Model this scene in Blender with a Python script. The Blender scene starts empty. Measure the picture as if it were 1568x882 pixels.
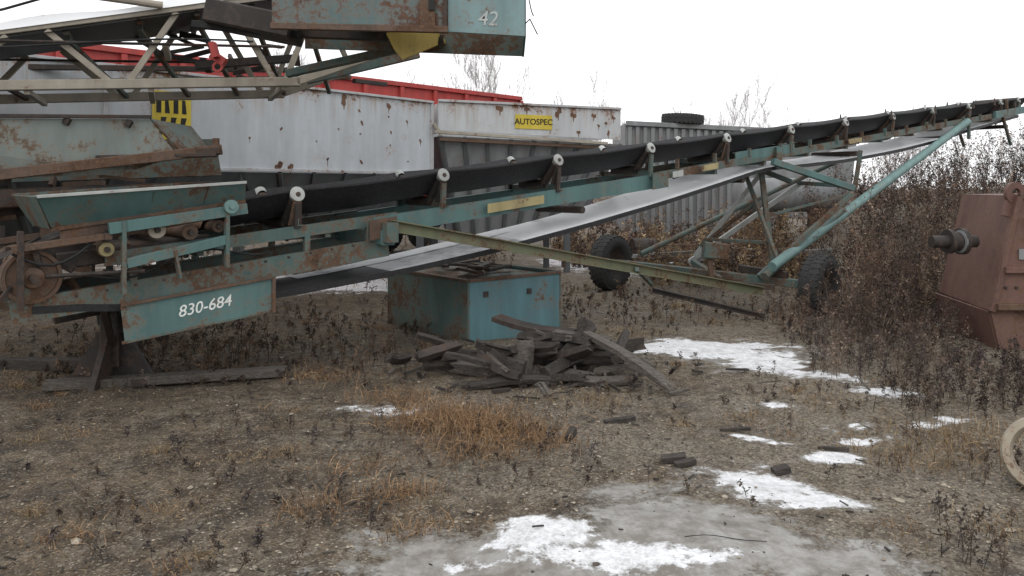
import bpy, math, random
import numpy as np
from mathutils import Vector, Matrix, noise
random.seed(7); rng=np.random.default_rng(11)
sc=bpy.context.scene
sc.view_settings.view_transform='Standard'; sc.view_settings.look='None'; sc.view_settings.exposure=0
Z=Vector((0,0,1))
# ---------------------------------------------------------------- materials
def newmat(name):
    m=bpy.data.materials.new(name); m.use_nodes=True
    nt=m.node_tree; b=nt.nodes['Principled BSDF']; return m,nt,b
def N(nt,t,**k):
    n=nt.nodes.new(t)
    for a,v in k.items(): setattr(n,a,v)
    return n
def noisen(nt,scale,detail=6,rough=.6,vec=None,dist=0):
    n=N(nt,'ShaderNodeTexNoise'); n.inputs['Scale'].default_value=scale; n.inputs['Detail'].default_value=detail
    n.inputs['Roughness'].default_value=rough; n.inputs['Distortion'].default_value=dist
    if vec is not None: nt.links.new(vec,n.inputs['Vector'])
    return n.outputs['Fac']
def ramp(nt,fac,stops):
    r=N(nt,'ShaderNodeValToRGB'); e=r.color_ramp.elements
    while len(e)<len(stops): e.new(.5)
    for i,(p,c) in enumerate(stops):
        e[i].position=p; e[i].color=(c,c,c,1) if not hasattr(c,'__len__') else (*c,1)
    nt.links.new(fac,r.inputs['Fac']); return r.outputs['Color']
def mix(nt,f,a,b,mode='MIX'):
    m=N(nt,'ShaderNodeMix',data_type='RGBA',blend_type=mode)
    if hasattr(f,'links') : nt.links.new(f,m.inputs['Factor'])
    else: m.inputs['Factor'].default_value=f
    for s,v in (('A',a),('B',b)):
        i=[x for x in m.inputs if x.name==s and x.type=='RGBA'][0]
        if hasattr(v,'links'): nt.links.new(v,i)
        else: i.default_value=(*v,1)
    return [o for o in m.outputs if o.type=='RGBA'][0]
def math_(nt,op,a,b=0.0,clamp=False):
    m=N(nt,'ShaderNodeMath',operation=op); m.use_clamp=clamp
    for i,v in enumerate((a,b)):
        if hasattr(v,'links'): nt.links.new(v,m.inputs[i])
        else: m.inputs[i].default_value=v
    return m.outputs[0]
def maprange(nt,val,a,b,c,d):
    n=N(nt,'ShaderNodeMapRange'); nt.links.new(val,n.inputs['Value'])
    for k,v in (('From Min',a),('From Max',b),('To Min',c),('To Max',d)): n.inputs[k].default_value=v
    return n.outputs[0]
def coords(nt): return N(nt,'ShaderNodeTexCoord').outputs['Object']
def mapped(nt,vec,s):
    m=N(nt,'ShaderNodeMapping'); m.inputs['Scale'].default_value=s; nt.links.new(vec,m.inputs['Vector']); return m.outputs[0]
def bump(nt,b,h,strength=.3,dist=.01):
    n=N(nt,'ShaderNodeBump'); n.inputs['Strength'].default_value=strength; n.inputs['Distance'].default_value=dist
    nt.links.new(h,n.inputs['Height']); nt.links.new(n.outputs[0],b.inputs['Normal'])
def paint(name,col,rust=.5,rustcol=(.105,.062,.04),dirt=.5,rough=.6,scale=1.0,spec=.3,streak=.25,zedge=None):
    m,nt,b=newmat(name); v=coords(nt)
    big=noisen(nt,2.3*scale,6,.7,v); fine=noisen(nt,24*scale,4,.7,v)
    stk=noisen(nt,5,3,.6,mapped(nt,v,(1,1,.13)))
    c1=mix(nt,ramp(nt,stk,[(.35,0),(.7,1)]),tuple(x*(1-streak) for x in col),tuple(min(1,x*1.08) for x in col))
    g_=sum(col)/3
    c2=mix(nt,math_(nt,'MULTIPLY',ramp(nt,big,[(.42,0),(.72,1)]),dirt),c1,tuple(.35*x+.25*g_+.02 for x in col))
    f=math_(nt,'ADD',math_(nt,'MULTIPLY',big,.62),math_(nt,'MULTIPLY',fine,.38))
    if zedge:
        zt,wd,amt=zedge; s=N(nt,'ShaderNodeSeparateXYZ'); nt.links.new(v,s.inputs[0])
        drip=noisen(nt,9,4,.65,mapped(nt,v,(1.3,1.3,.10)))
        e=maprange(nt,s.outputs['Z'],zt-wd,zt,0,1)
        runs=math_(nt,'MULTIPLY',ramp(nt,drip,[(.50,0),(.68,1)]),math_(nt,'POWER',e,1.0,True))
        c2=mix(nt,math_(nt,'MULTIPLY',runs,.75),c2,(.30,.19,.11))
        f=math_(nt,'ADD',f,math_(nt,'MULTIPLY',math_(nt,'POWER',e,3.0,True),amt))
    t=.66-.26*rust
    mask=ramp(nt,f,[(t,0),(t+.06,1)])
    halo=ramp(nt,f,[(t-.05,0),(t+.01,.55)])
    rc=mix(nt,ramp(nt,fine,[(.35,0),(.7,1)]),tuple(x*.4 for x in rustcol),tuple(min(1,x*1.5) for x in rustcol))
    c2=mix(nt,halo,c2,tuple(.5*x+.5*min(1,y*2.2) for x,y in zip(col,rustcol)))
    nt.links.new(mix(nt,mask,c2,rc),b.inputs['Base Color'])
    nt.links.new(mix(nt,mask,(rough,)*3,(.92,)*3),b.inputs['Roughness'])
    b.inputs['Specular IOR Level'].default_value=spec
    bump(nt,b,f,.35,.008)
    return m
TEAL=paint('teal_paint',(.095,.18,.175),.42)
TEALR=paint('teal_paint_rusty',(.085,.135,.125),.62)
TEALL=paint('teal_paint_light',(.17,.28,.27),.2)
TEALBOX=paint('box_teal_paint',(.10,.205,.23),.3,dirt=.6)
DGREEN=paint('worn_green_yellow_paint',(.15,.165,.10),.57)
RUST=paint('rust_metal',(.10,.068,.05),.6)
DRUST=paint('dark_rust_metal',(.036,.031,.028),.5,rustcol=(.06,.038,.028))
WHITE=paint('offwhite_paint',(.46,.49,.515),.13,rustcol=(.17,.085,.045),dirt=.3,streak=.1,zedge=(3.04,.5,.13))
WHITE2=paint('offwhite_paint_hopper',(.46,.48,.49),.26,rustcol=(.15,.075,.042),dirt=.3,streak=.1,zedge=(3.10,.5,.13))
WHITER=paint('offwhite_paint_rusty',(.44,.45,.46),.42,rustcol=(.14,.075,.045),streak=.12)
TAN=paint('tan_paint',(.36,.325,.265),.24)
GREY=paint('grey_paint',(.10,.108,.112),.2)
GREYL=paint('light_grey_paint',(.23,.24,.245),.25)
RED=paint('red_paint',(.44,.058,.05),.12,dirt=.4)
MAROON=paint('maroon_machine_paint',(.14,.075,.062),.45)
YELLOW=paint('yellow_paint',(.62,.48,.05),.15,dirt=.3)
YELLOWP=paint('pale_yellow_paint',(.60,.46,.14),.2,dirt=.3)
DULLY=paint('faded_yellow_sticker',(.38,.32,.16),.42)
CREAM=paint('cream_cap_paint',(.44,.46,.44),.25)
HOPPERP=paint('faded_hopper_paint',(.24,.285,.27),.52,rustcol=(.14,.10,.07))
ORUST=paint('orange_rust_spot',(.16,.085,.048),.5,rustcol=(.08,.04,.028))
def simple(name,col,rough=.8,sc_=20,var=.5,spec=.3,bs=.3):
    m,nt,b=newmat(name); v=coords(nt); n=noisen(nt,sc_,4,.7,v)
    nt.links.new(mix(nt,ramp(nt,n,[(.3,0),(.7,1)]),tuple(x*(1-var) for x in col),tuple(min(1,x*(1+var)) for x in col)),b.inputs['Base Color'])
    b.inputs['Roughness'].default_value=rough; b.inputs['Specular IOR Level'].default_value=spec
    bump(nt,b,n,bs,.01); return m
RUBBER=simple('black_rubber',(.02,.02,.022),.5,30)
TYRE=simple('tyre_rubber',(.035,.035,.035),.8,40)
def wetglarebelt(name,lo,hi,a,b_):
    m,nt,b=newmat(name); v=coords(nt); n=noisen(nt,2.5,6,.7,v)
    nt.links.new(ramp(nt,n,[(a,lo),(b_,hi)]),b.inputs['Base Color'])
    b.inputs['Roughness'].default_value=.4; bump(nt,b,n,.2,.01); return m
WBELT=wetglarebelt('snow_glare_belt',(.45,.46,.47),(.84,.86,.88),.30,.40)  # return belt: snow plus sky glare on wet rubber, painted as pale colour
GBELT=wetglarebelt('wet_glare_grey_belt',(.20,.21,.22),(.6,.62,.64),.38,.55)  # sky sheen of the wet belt mixed into its grey colour
BLACK=simple('black_print',(.02,.02,.02),.7,5)
WPAINT=simple('white_chalk_paint',(.7,.72,.70),.8,60,.3)
def wood(name,lo,hi,third):
    m,nt,b=newmat(name); v=coords(nt)
    n=noisen(nt,14,6,.7,mapped(nt,v,(1,3,5)),1.0); n2=noisen(nt,3,4,.6,v)
    c=mix(nt,ramp(nt,n,[(.3,0),(.7,1)]),lo,hi)
    nt.links.new(mix(nt,ramp(nt,n2,[(.55,0),(.75,.6)]),c,third),b.inputs['Base Color'])
    b.inputs['Roughness'].default_value=.9; bump(nt,b,n,.7,.02); return m
WOOD=wood('weathered_timber',(.010,.008,.007),(.075,.064,.055),(.12,.09,.065))
WOODL=wood('grey_timber',(.03,.026,.022),(.16,.14,.12),(.13,.095,.07))
def vcol():
    m,nt,b=newmat('dead_plant'); a=N(nt,'ShaderNodeAttribute',attribute_name='Col')
    nt.links.new(a.outputs['Color'],b.inputs['Base Color']); b.inputs['Roughness'].default_value=.95
    b.inputs['Specular IOR Level'].default_value=.1; return m
PLANT=vcol()
# ---------------------------------------------------------------- mesh builder
class MB:
    def __init__(s,name): s.name=name; s.v=[]; s.f=[]; s.m=[]; s.mats=[]
    def mi(s,mat):
        if mat not in s.mats: s.mats.append(mat)
        return s.mats.index(mat)
    def add(s,vs,fs,mat):
        o=len(s.v); s.v+= [tuple(v) for v in vs]; k=s.mi(mat)
        for f in fs: s.f.append([o+i for i in f]); s.m.append(k)
    def prism(s,prof,p1,p2,mat,up=Z):
        p1=Vector(p1);p2=Vector(p2); d=(p2-p1).normalized()
        if abs(d.dot(up))>.98: up=Vector((0,1,0)) if abs(d.y)<.9 else Vector((1,0,0))
        sd=d.cross(up).normalized(); u=sd.cross(d).normalized(); n=len(prof)
        vs=[p1+sd*a+u*b for a,b in prof]+[p2+sd*a+u*b for a,b in prof]
        fs=[[i,(i+1)%n,n+(i+1)%n,n+i] for i in range(n)]+[list(range(n))[::-1],list(range(n,2*n))]
        s.add(vs,fs,mat)
    def beam(s,p1,p2,w,h,mat,up=Z):
        c=min(w,h)*.08; a=w/2;b=h/2
        s.prism([(-a+c,-b),(a-c,-b),(a,-b+c),(a,b-c),(a-c,b),(-a+c,b),(-a,b-c),(-a,-b+c)],p1,p2,mat,up)
    def chan(s,p1,p2,w,h,mat,t=.012,side=1,up=Z):
        pr=[(0,-h/2),(w,-h/2),(w,-h/2+t),(t,-h/2+t),(t,h/2-t),(w,h/2-t),(w,h/2),(0,h/2)]
        if side<0: pr=[(-a,b) for a,b in pr][::-1]
        s.prism(pr,p1,p2,mat,up)
    def angle(s,p1,p2,w,mat,t=.008,up=Z):
        s.prism([(0,0),(w,0),(w,t),(t,t),(t,w),(0,w)],p1,p2,mat,up)
    def cyl(s,p1,p2,r,mat,n=20,r2=None):
        r2=r if r2 is None else r2
        p1=Vector(p1);p2=Vector(p2); d=(p2-p1).normalized(); up=Z if abs(d.z)<.9 else Vector((1,0,0))
        a=d.cross(up).normalized(); b=a.cross(d)
        vs=[];
        for p,q in((p1,r),(p2,r2)):
            for i in range(n):
                t=2*math.pi*i/n; vs.append(p+a*q*math.cos(t)+b*q*math.sin(t))
        fs=[[i,(i+1)%n,n+(i+1)%n,n+i] for i in range(n)]+[list(range(n))[::-1],list(range(n,2*n))]
        s.add(vs,fs,mat)
    def lathe(s,c,ax,prof,mat,n=36):
        c=Vector(c); d=Vector(ax).normalized(); up=Z if abs(d.z)<.9 else Vector((1,0,0))
        a=d.cross(up).normalized(); b=a.cross(d); k=len(prof); vs=[];fs=[]
        for i in range(n):
            t=2*math.pi*i/n
            for (x,r) in prof: vs.append(c+d*x+(a*math.cos(t)+b*math.sin(t))*r)
        for i in range(n):
            j=(i+1)%n
            for q in range(k-1): fs.append([i*k+q,j*k+q,j*k+q+1,i*k+q+1])
        s.add(vs,fs,mat)
    def plate(s,pts,t,mat):
        pts=[Vector(p) for p in pts]; nrm=(pts[1]-pts[0]).cross(pts[2]-pts[0]).normalized(); n=len(pts)
        vs=[p+nrm*t/2 for p in pts]+[p-nrm*t/2 for p in pts]
        s.add(vs,[list(range(n)),list(range(n,2*n))[::-1]]+[[i,n+i,n+(i+1)%n,(i+1)%n] for i in range(n)],mat)
    def ribbon(s,rows,mat):
        n=len(rows[0]); vs=[p for r in rows for p in r]; fs=[]
        for i in range(len(rows)-1):
            for j in range(n-1): fs.append([i*n+j,i*n+j+1,(i+1)*n+j+1,(i+1)*n+j])
        s.add(vs,fs,mat)
    def tube(s,pts,r,mat,n=6):
        for a,b in zip(pts,pts[1:]): s.cyl(a,b,r,mat,n)
    def done(s,parent=None,smooth=False):
        me=bpy.data.meshes.new(s.name); me.from_pydata(s.v,[],s.f)
        for m in s.mats: me.materials.append(m)
        me.polygons.foreach_set('material_index',s.m)
        if smooth:
            me.polygons.foreach_set('use_smooth',[True]*len(s.f)); me.set_sharp_from_angle(angle=math.radians(40))
        me.update(); o=bpy.data.objects.new(s.name,me); sc.collection.objects.link(o)
        if parent: o.parent=parent
        return o
def empty(name):
    e=bpy.data.objects.new(name,None); e.empty_display_size=.2; sc.collection.objects.link(e); return e
def text(s,name,loc,xd,yd,size,mat,parent,ext=.002,shear=0,off=.012):
    c=bpy.data.curves.new(name,'FONT'); c.body=s; c.size=size; c.extrude=ext; c.align_x='CENTER'; c.align_y='CENTER'; c.offset=size*off; c.shear=shear
    o=bpy.data.objects.new(name,c); c.materials.append(mat); sc.collection.objects.link(o)
    X=Vector(xd).normalized(); Y=Vector(yd); Zn=X.cross(Y).normalized(); Y=Zn.cross(X)
    M=Matrix((X,Y,Zn)).transposed().to_4x4(); M.translation=Vector(loc); o.matrix_world=M; o.parent=parent; return o
# ---------------------------------------------------------------- terrain
def gz(x,y):
    n=noise.noise(Vector((x*.35,y*.35,0)))*.07+noise.noise(Vector((x*1.7,y*1.7,3)))*.035+noise.noise(Vector((x*5,y*5,8)))*.014
    d=((x-13)/6)**2+((y-19)/5)**2
    n+=1.7*math.exp(-d)
    d=((x-5.6)/1.8)**2+((y-8.4)/2.2)**2
    n+=.12*math.exp(-d)
    return n
def axis(lo,hi,step,far):
    a=list(np.arange(lo,hi+1e-6,step)); s=step; x=a[-1]
    while x<far: s*=1.22; x+=s; a.append(x)
    s=step; x=a[0]
    while x>-far: s*=1.22; x-=s; a.insert(0,x)
    return np.array(a)
xs=axis(-7,8,.07,400); ys=axis(1.5,15,.07,400)
SNOW=[(.17,3.74,.30,.17,0,.93),(.45,3.52,.40,.15,0,.86),(-.15,3.45,.22,.07,0,.7),(.75,3.5,.3,.08,0,.7),(1.40,4.40,.31,.28,-.5,1.0),(1.62,4.15,.24,.13,0,.86),(1.95,4.86,.22,.12,.2,.8),(1.62,5.2,.26,.08,-.5,.74),
 (1.9,8.1,.75,.42,.1,1.08),(2.35,7.5,.40,.45,-.3,.95),(2.6,6.85,.35,.25,-.4,.75),(3.0,6.3,.4,.2,-.3,.68),(1.5,8.1,.35,.4,0,.8),(-3.2,13.6,1.7,1.0,0,1.2),(-1.8,14,.9,.8,0,1),(-1.0,5.95,.42,.2,0,.55),(1.5,17.5,.8,2.2,0,1.1),(3.4,17,.6,1.2,0,.8),
 (1.9,14.5,.6,.5,0,.7),(2.4,5.5,.22,.12,0,.64),(-6,17,2,2,0,1),(2.0,6.0,.3,.12,0,.58),(3.0,5.6,.35,.12,.3,.72),(2.3,5.25,.3,.08,.1,.66)]
ICE=[(.25,3.45,.95,.36,0,1.05),(.85,3.75,.55,.40,-.3,1.0),(.6,4.2,.28,.2,0,.75),(1.35,3.4,.5,.3,0,.85),(-.6,3.2,.3,.15,0,.8),(1.2,4.35,.55,.4,0,.52),(2.1,7.9,.9,.9,0,.72)]
def field(P,x,y):
    r=0
    for (px,py,rx,ry,a,s) in P:
        dx=x-px; dy=y-py; c=math.cos(a); q=math.sin(a)
        u=(dx*c+dy*q)/rx; v=(-dx*q+dy*c)/ry; d=u*u+v*v
        if d<9: r=max(r,s*math.exp(-d*.7))
    return r
V=[];S=[];I=[]
for y in ys:
    for x in xs:
        V.append((x,y,gz(x,y))); near=(abs(x)<9 and y<22)
        S.append(field(SNOW,x,y) if near else 0.); I.append(field(ICE,x,y) if near else 0.)
nx=len(xs); F=[(j*nx+i,j*nx+i+1,(j+1)*nx+i+1,(j+1)*nx+i) for j in range(len(ys)-1) for i in range(nx-1)]
me=bpy.data.meshes.new('ground'); me.from_pydata(V,[],F); me.polygons.foreach_set('use_smooth',[True]*len(F))
for nm,d in(('snow',S),('ice',I)):
    a=me.attributes.new(nm,'FLOAT','POINT'); a.data.foreach_set('value',d)
g=bpy.data.objects.new('ground',me); sc.collection.objects.link(g)
m,nt,b=newmat('gravel_soil_snow'); v=coords(nt)
n1=noisen(nt,1.1,5,.65,v); n2=noisen(nt,9,6,.75,v); n3=noisen(nt,55,4,.7,v); n4=noisen(nt,3.2,5,.7,v,.6)
vo=N(nt,'ShaderNodeTexVoronoi'); vo.inputs['Scale'].default_value=52; nt.links.new(v,vo.inputs['Vector'])
vo2=N(nt,'ShaderNodeTexVoronoi'); vo2.inputs['Scale'].default_value=120; nt.links.new(v,vo2.inputs['Vector'])
soil=mix(nt,ramp(nt,n2,[(.3,0),(.66,1)]),(.045,.033,.022),(.185,.140,.092))
soil=mix(nt,ramp(nt,n4,[(.40,.85),(.52,0)]),soil,(.040,.030,.021))
soil=mix(nt,ramp(nt,n4,[(.55,0),(.68,.6)]),soil,(.20,.145,.085))
grav=mix(nt,ramp(nt,vo.outputs['Color'],[(.1,0),(.9,1)]),(.10,.083,.062),(.34,.295,.23))
sx=N(nt,'ShaderNodeSeparateXYZ'); nt.links.new(v,sx.inputs[0])
side=maprange(nt,sx.outputs['X'],-2.5,1.8,-.05,.06)
gm=ramp(nt,math_(nt,'ADD',math_(nt,'ADD',math_(nt,'MULTIPLY',n1,.5),math_(nt,'MULTIPLY',n2,.5)),side),[(.46,.08),(.58,.85)])
col=mix(nt,gm,soil,grav)
col=mix(nt,ramp(nt,n3,[(.36,.7),(.50,0)]),col,(.028,.020,.014))
col=mix(nt,ramp(nt,vo2.outputs['Color'],[(.78,0),(.84,.6)]),col,(.40,.35,.28))
sa=N(nt,'ShaderNodeAttribute',attribute_name='snow').outputs['Fac']; ia=N(nt,'ShaderNodeAttribute',attribute_name='ice').outputs['Fac']
nn=math_(nt,'ADD',math_(nt,'MULTIPLY',noisen(nt,2.6,7,.70,v),1.0),math_(nt,'MULTIPLY',n2,.55))
nn=math_(nt,'SUBTRACT',nn,.77)
si=math_(nt,'ADD',ia,math_(nt,'MULTIPLY',nn,1.3)); sm0=math_(nt,'ADD',sa,math_(nt,'MULTIPLY',nn,1.7))
im=ramp(nt,si,[(.42,0),(.60,1)]); sm=ramp(nt,sm0,[(.49,0),(.62,1)]); slush=ramp(nt,sm0,[(.34,0),(.5,.6)])
icec=mix(nt,ramp(nt,n2,[(.4,0),(.62,1)]),(.15,.135,.115),(.30,.29,.272))
col=mix(nt,slush,col,(.27,.25,.22))
col=mix(nt,im,col,icec)
sn=mix(nt,ramp(nt,math_(nt,'ADD',math_(nt,'MULTIPLY',n3,.4),math_(nt,'MULTIPLY',n2,.6)),[(.38,0),(.58,1)]),(.42,.42,.42),(.78,.79,.81))
col=mix(nt,sm,col,sn)
nt.links.new(col,b.inputs['Base Color'])
r=mix(nt,ramp(nt,n4,[(.40,0),(.52,1)]),(.55,)*3,(.9,)*3); r=mix(nt,im,r,(.34,)*3); r=mix(nt,sm,r,(.7,)*3); nt.links.new(r,b.inputs['Roughness']); b.inputs['Specular IOR Level'].default_value=.35
h=math_(nt,'ADD',math_(nt,'MULTIPLY',vo.outputs['Distance'],.5),math_(nt,'ADD',math_(nt,'MULTIPLY',n2,1.3),math_(nt,'MULTIPLY',n3,.5)))
h=mix(nt,im,h,(.8,.8,.8)); h=mix(nt,sm,h,mix(nt,.5,(1.3,1.3,1.3),n2)); bump(nt,b,h,.9,.035)
me.materials.append(m)
# ---------------------------------------------------------------- main conveyor
A=Vector((-1.85,6.9,1.58)); D=Vector((.782,.623,.118)); NF=Vector((-.623,.782,0)); NN=-NF
def C(s,w=0,h=0): return A+D*s+NF*w+Z*h
conv=empty('belt_conveyor')
fr=MB('frame')
def hc(s):
    return -.31-.02*(s+1) if s<4 else (-.40+.012*(s-4) if s<14 else -.28)
for w,sd in((.0,-1),(.82,1)):
    fr.chan(C(-2.1,w,-.57),C(.9,w,-.60),.06,.17,TEALR,side=sd)
    fr.chan(C(-1.5,w,-.30),C(1.0,w,-.34),.05,.10,TEALR,side=sd)
    fr.chan(C(.75,w+.003*sd,-.39),C(4.7,w,-.415),.06,.17,TEAL,side=sd)
    fr.chan(C(4.55,w+.002,-.36),C(14.9,w,-.26),.05,.10,TEALR,side=sd)
    fr.chan(C(6.2,w+.002,-.27),C(7.6,w,-.27),.05,.12,TEAL,side=sd)
    for s in (-2.0,-1.3,-.6,.1,.7): fr.beam(C(s,w-.02*sd,-.34),C(s,w-.02*sd,-.52),.05,.05,TEALR,up=D)
    for s in np.arange(5,14.5,.75):
        fr.beam(C(s,w,-.18),C(s,w,-.30),.05,.03,TEALR,up=D)
    q=-.075 if w==0 else w+.075
    for s in(.8,4.6): fr.plate([C(s-.14,q,-.32),C(s+.14,q,-.32),C(s+.14,q,-.50),C(s-.14,q,-.50)],.012,TEALR if s>1 else RUST)
for s in np.arange(-1.9,14.8,1.1): fr.beam(C(s,.02,hc(s)-.05),C(s,.80,hc(s)-.05),.05,.06,TEALR)
for s in np.arange(5,14,1.5): fr.beam(C(s,.06,hc(s)-.03),C(s+1.4,.76,hc(s)-.03),.03,.03,TEALR)
fr.beam(C(.84,-.1,-.50),C(.84,.95,-.50),.14,.14,TEAL)
fr.plate([C(2.0,-.066,-.345),C(2.75,-.066,-.35),C(2.75,-.066,-.44),C(2.0,-.066,-.44)],.004,DULLY)
fr.plate([C(4.85,-.056,-.325),C(5.05,-.056,-.32),C(5.05,-.056,-.40),C(4.85,-.056,-.40)],.004,CREAM)
fr.plate([C(5.4,-.056,-.31),C(5.75,-.056,-.30),C(5.75,-.056,-.38),C(5.4,-.056,-.38)],.004,DULLY)
fr.plate([C(9.0,-.056,-.27),C(9.4,-.056,-.27),C(9.4,-.056,-.34),C(9.0,-.056,-.34)],.004,DULLY)
fr.plate([C(-1.41,-.075,-.66),C(-.24,-.075,-.67),C(-.24,-.075,-.94),C(-1.38,-.075,-.93)],.012,TEAL)
fr.beam(C(-.24,-.085,-.66),C(-.24,-.085,-.95),.03,.03,RUST,up=D); fr.beam(C(-1.41,-.085,-.65),C(-.24,-.085,-.66),.03,.02,RUST)
fr.beam(C(-1.40,-.08,-.93),C(-.26,-.08,-.935),.025,.02,TEALR)
fr.plate([C(-1.41,.85,-.66),C(-.24,.85,-.67),C(-.24,.85,-.94),C(-1.38,.85,-.93)],.012,TEALR)
fr.cyl(C(-.3,-.07,-.93),C(-.3,-.07,-1.03),.014,DRUST,8)
for i in range(14):
    s=-1.9+i*.2; fr.cyl(C(s,-.06,-.52),C(s,-.075,-.52),.012,DRUST,6)
fr.done(conv)
text('830-684','painted_number',C(-.80,-.0835,-.785),D+Z*.02,Z,.125,WPAINT,conv,shear=.25,off=.004)
idl=MB('idler_rollers')
for i in range(12):
    s=1.5*i if i<11 else 15.9
    for w,q in((0,1),(.82,-1)):
        base=C(s,w,0); o=NN*q
        idl.lathe(base+o*.01,o+Z*.35,[(-.05,.05),(.0,.064),(.012,.066),(.02,.05),(.02,.0)],CREAM,20)
        idl.lathe(base+o*.03,o+Z*.35,[(0,.022),(.012,.02),(.013,0)],DRUST,12)
        idl.cyl(C(s,w+.03*q,-.02),C(s,w+.22*q,-.24),.05,DRUST,14)
        idl.plate([C(s-.035,w-.02*q,-.05),C(s+.035,w-.02*q,-.05),C(s+.06,w+.04*q,-.26),C(s-.06,w+.04*q,-.26)],.014,DRUST if i%4 else RUST)
        idl.beam(C(s,w-.02*q,-.08),C(s,w,hc(s)+.04),.04,.05,TEALR if i%2 else DRUST,up=D)
    idl.cyl(C(s,.2,-.255),C(s,.62,-.255),.05,DRUST,14)
    idl.angle(C(s,-.03,hc(s)+.06),C(s,.85,hc(s)+.06),.06,TEALR)
    if i%2==0 and i>0:
        idl.cyl(C(s+.4,.02,-.52 if s>6 else -.6),C(s+.4,.8,-.52 if s>6 else -.6),.04,DRUST,12)
idl.done(conv,True)
bl=MB('belt'); rows=[];rows2=[]
prof=[(-.0,.045),(.05,-.02),(.12,-.10),(.2,-.17),(.41,-.19),(.62,-.17),(.70,-.10),(.77,-.02),(.82,.045)]
for k in range(0,120):
    s=-.75+k*.145; sag=-.022*math.sin(math.pi*((s/1.5)%1))
    rows.append([C(s,w,h+sag) for w,h in prof]); rows2.append([C(s,w,h+sag-.016) for w,h in prof])
bl.ribbon(rows,RUBBER); bl.ribbon(rows2,RUBBER)
bl.ribbon([[a[0],b_[0]] for a,b_ in zip(rows,rows2)],RUBBER); bl.ribbon([[a[-1],b_[-1]] for a,b_ in zip(rows,rows2)],RUBBER)
ctrl=[(-1.97,-.53),(-1.2,-.70),(-.3,-.81),(.9,-.83),(2.2,-.80),(3.5,-.74),(4.6,-.66),(5.6,-.56),(6.9,-.44),(7.6,-.50),(9,-.56),(10.5,-.54),(12.3,-.50),(13.5,-.42),(15.9,-.28)]
def hr(s):
    for (a,x),(b_,y) in zip(ctrl,ctrl[1:]):
        if a<=s<=b_:
            t=(s-a)/(b_-a); return x+(y-x)*t
    return ctrl[-1][1]
R=[]
for k in range(0,180):
    s=-1.97+k*.1; h_=(hr(max(-1.97,s-.3))+hr(min(15.9,s))+hr(min(15.9,s+.3)))/3 if s<15.9 else -.28
    t=min(1,max(0,(s-.5)/3))*(.8+.3*math.sin(s*1.3))
    R.append([C(s,.0,h_-.035*t),C(s,.25,h_-.01*t),C(s,.5,h_+.015*t),C(s,.75,h_+.045*t)])
bl.ribbon(R[:30],RUBBER); bl.ribbon(R[29:46],GBELT); bl.ribbon(R[45:],WBELT)
bl.ribbon([[p-Z*.014 for p in r_] for r_ in R],RUBBER)
bl.ribbon([[r_[0]+NN*.004+Z*.004,r_[0]+NN*.004-Z*.05] for r_ in R],RUBBER)
bl.ribbon([[r_[2]+Z*.006,r_[3]+Z*.006] for r_ in R[22:48]],WBELT)
bl.done(conv,True)
tl=MB('tail_hopper')
tl.lathe(C(-1.97,-.02,-.34),NN,[(-.8,0),(-.8,.19),(0,.19),(.0,.165),(-.02,.16),(-.02,.08),(.02,.075),(.05,.07),(.05,0)],RUST,32)
tl.cyl(C(-1.97,-.16,-.34),C(-1.97,.0,-.34),.03,DRUST,12)
for s,h_,r_ in((-1.15,-.13,.07),(-.9,-.185,.06),(-1.5,-.22,.06),(-.68,-.17,.05)):
    tl.cyl(C(s,-.05,h_),C(s,.84,h_),r_,RUST,20); tl.cyl(C(s,-.09,h_),C(s,-.05,h_),.022,DRUST,10)
tl.lathe(C(-1.15,-.055,-.13),NN,[(0,.068),(.012,.062),(.012,0)],TAN,20)
tl.lathe(C(-1.5,-.055,-.22),NN,[(0,.055),(.012,.05),(.012,0)],DULLY,20)
for w,q in((0,-1),(.82,1)):
    a=[C(-1.97,w+q*.22,.23),C(-.50,w+q*.16,.16),C(-.46,w+q*.02,.0),C(-1.85,w+q*.03,-.02)]
    tl.plate(a,.012,TEAL)
    tl.beam(a[0],a[1],.035,.022,CREAM if q<0 else TEALR); tl.beam(a[3],a[2],.05,.03,RUST)  # near top rim in cream paints its bright edge highlight
    for s in(-1.2,-.8): tl.plate([C(s,w+q*.03,-.01),C(s,w+q*.19,.17),C(s,w+q*.03,.12)],.01,TEALR)
    tl.beam(C(-1.5,w+q*.12,-.065),C(-.48,w+q*.12,-.055),.05,.085,TEAL)
    tl.beam(C(-1.38,w+q*.12,-.34),C(-.62,w+q*.12,-.28),.05,.075,TEAL)
    tl.beam(C(-1.40,w+q*.125,-.02),C(-1.40,w+q*.125,-.56),.06,.03,TEALR,up=D)
    tl.beam(C(-.64,w+q*.125,.02),C(-.64,w+q*.125,-.50),.06,.03,TEALR,up=D)
    tl.beam(C(-1.04,w+q*.125,-.30),C(-1.0,w+q*.125,-.52),.07,.02,TEALR,up=D)
    tl.lathe(C(-.62,w+q*.15,-.02),NF*q,[(0,.055),(.03,.055),(.03,.02),(.05,.02),(.05,0)],TEALL,18)
    tl.beam(C(-2.1,w+q*.08,-.12),C(-1.5,w+q*.08,-.12),.06,.05,RUST); tl.beam(C(-2.05,w+q*.09,-.55),C(-2.05,w+q*.09,.0),.06,.04,DRUST,up=D)
    tl.cyl(C(-1.9,w+q*.1,-.34),C(-1.25,w+q*.1,-.42),.016,DRUST,8)
    tl.plate([C(-1.8,w+q*.03,-.03),C(-.5,w+q*.03,-.02),C(-.5,w+q*.03,-.10),C(-1.8,w+q*.03,-.16)],.01,RUST)
tl.plate([C(-1.97,-.22,.23),C(-1.85,.0,-.02),C(-1.85,.82,-.02),C(-1.97,1.04,.23)],.012,TEALR)
tl.beam(C(-1.5,-.12,-.12),C(-1.5,.95,-.12),.05,.05,RUST)
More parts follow.
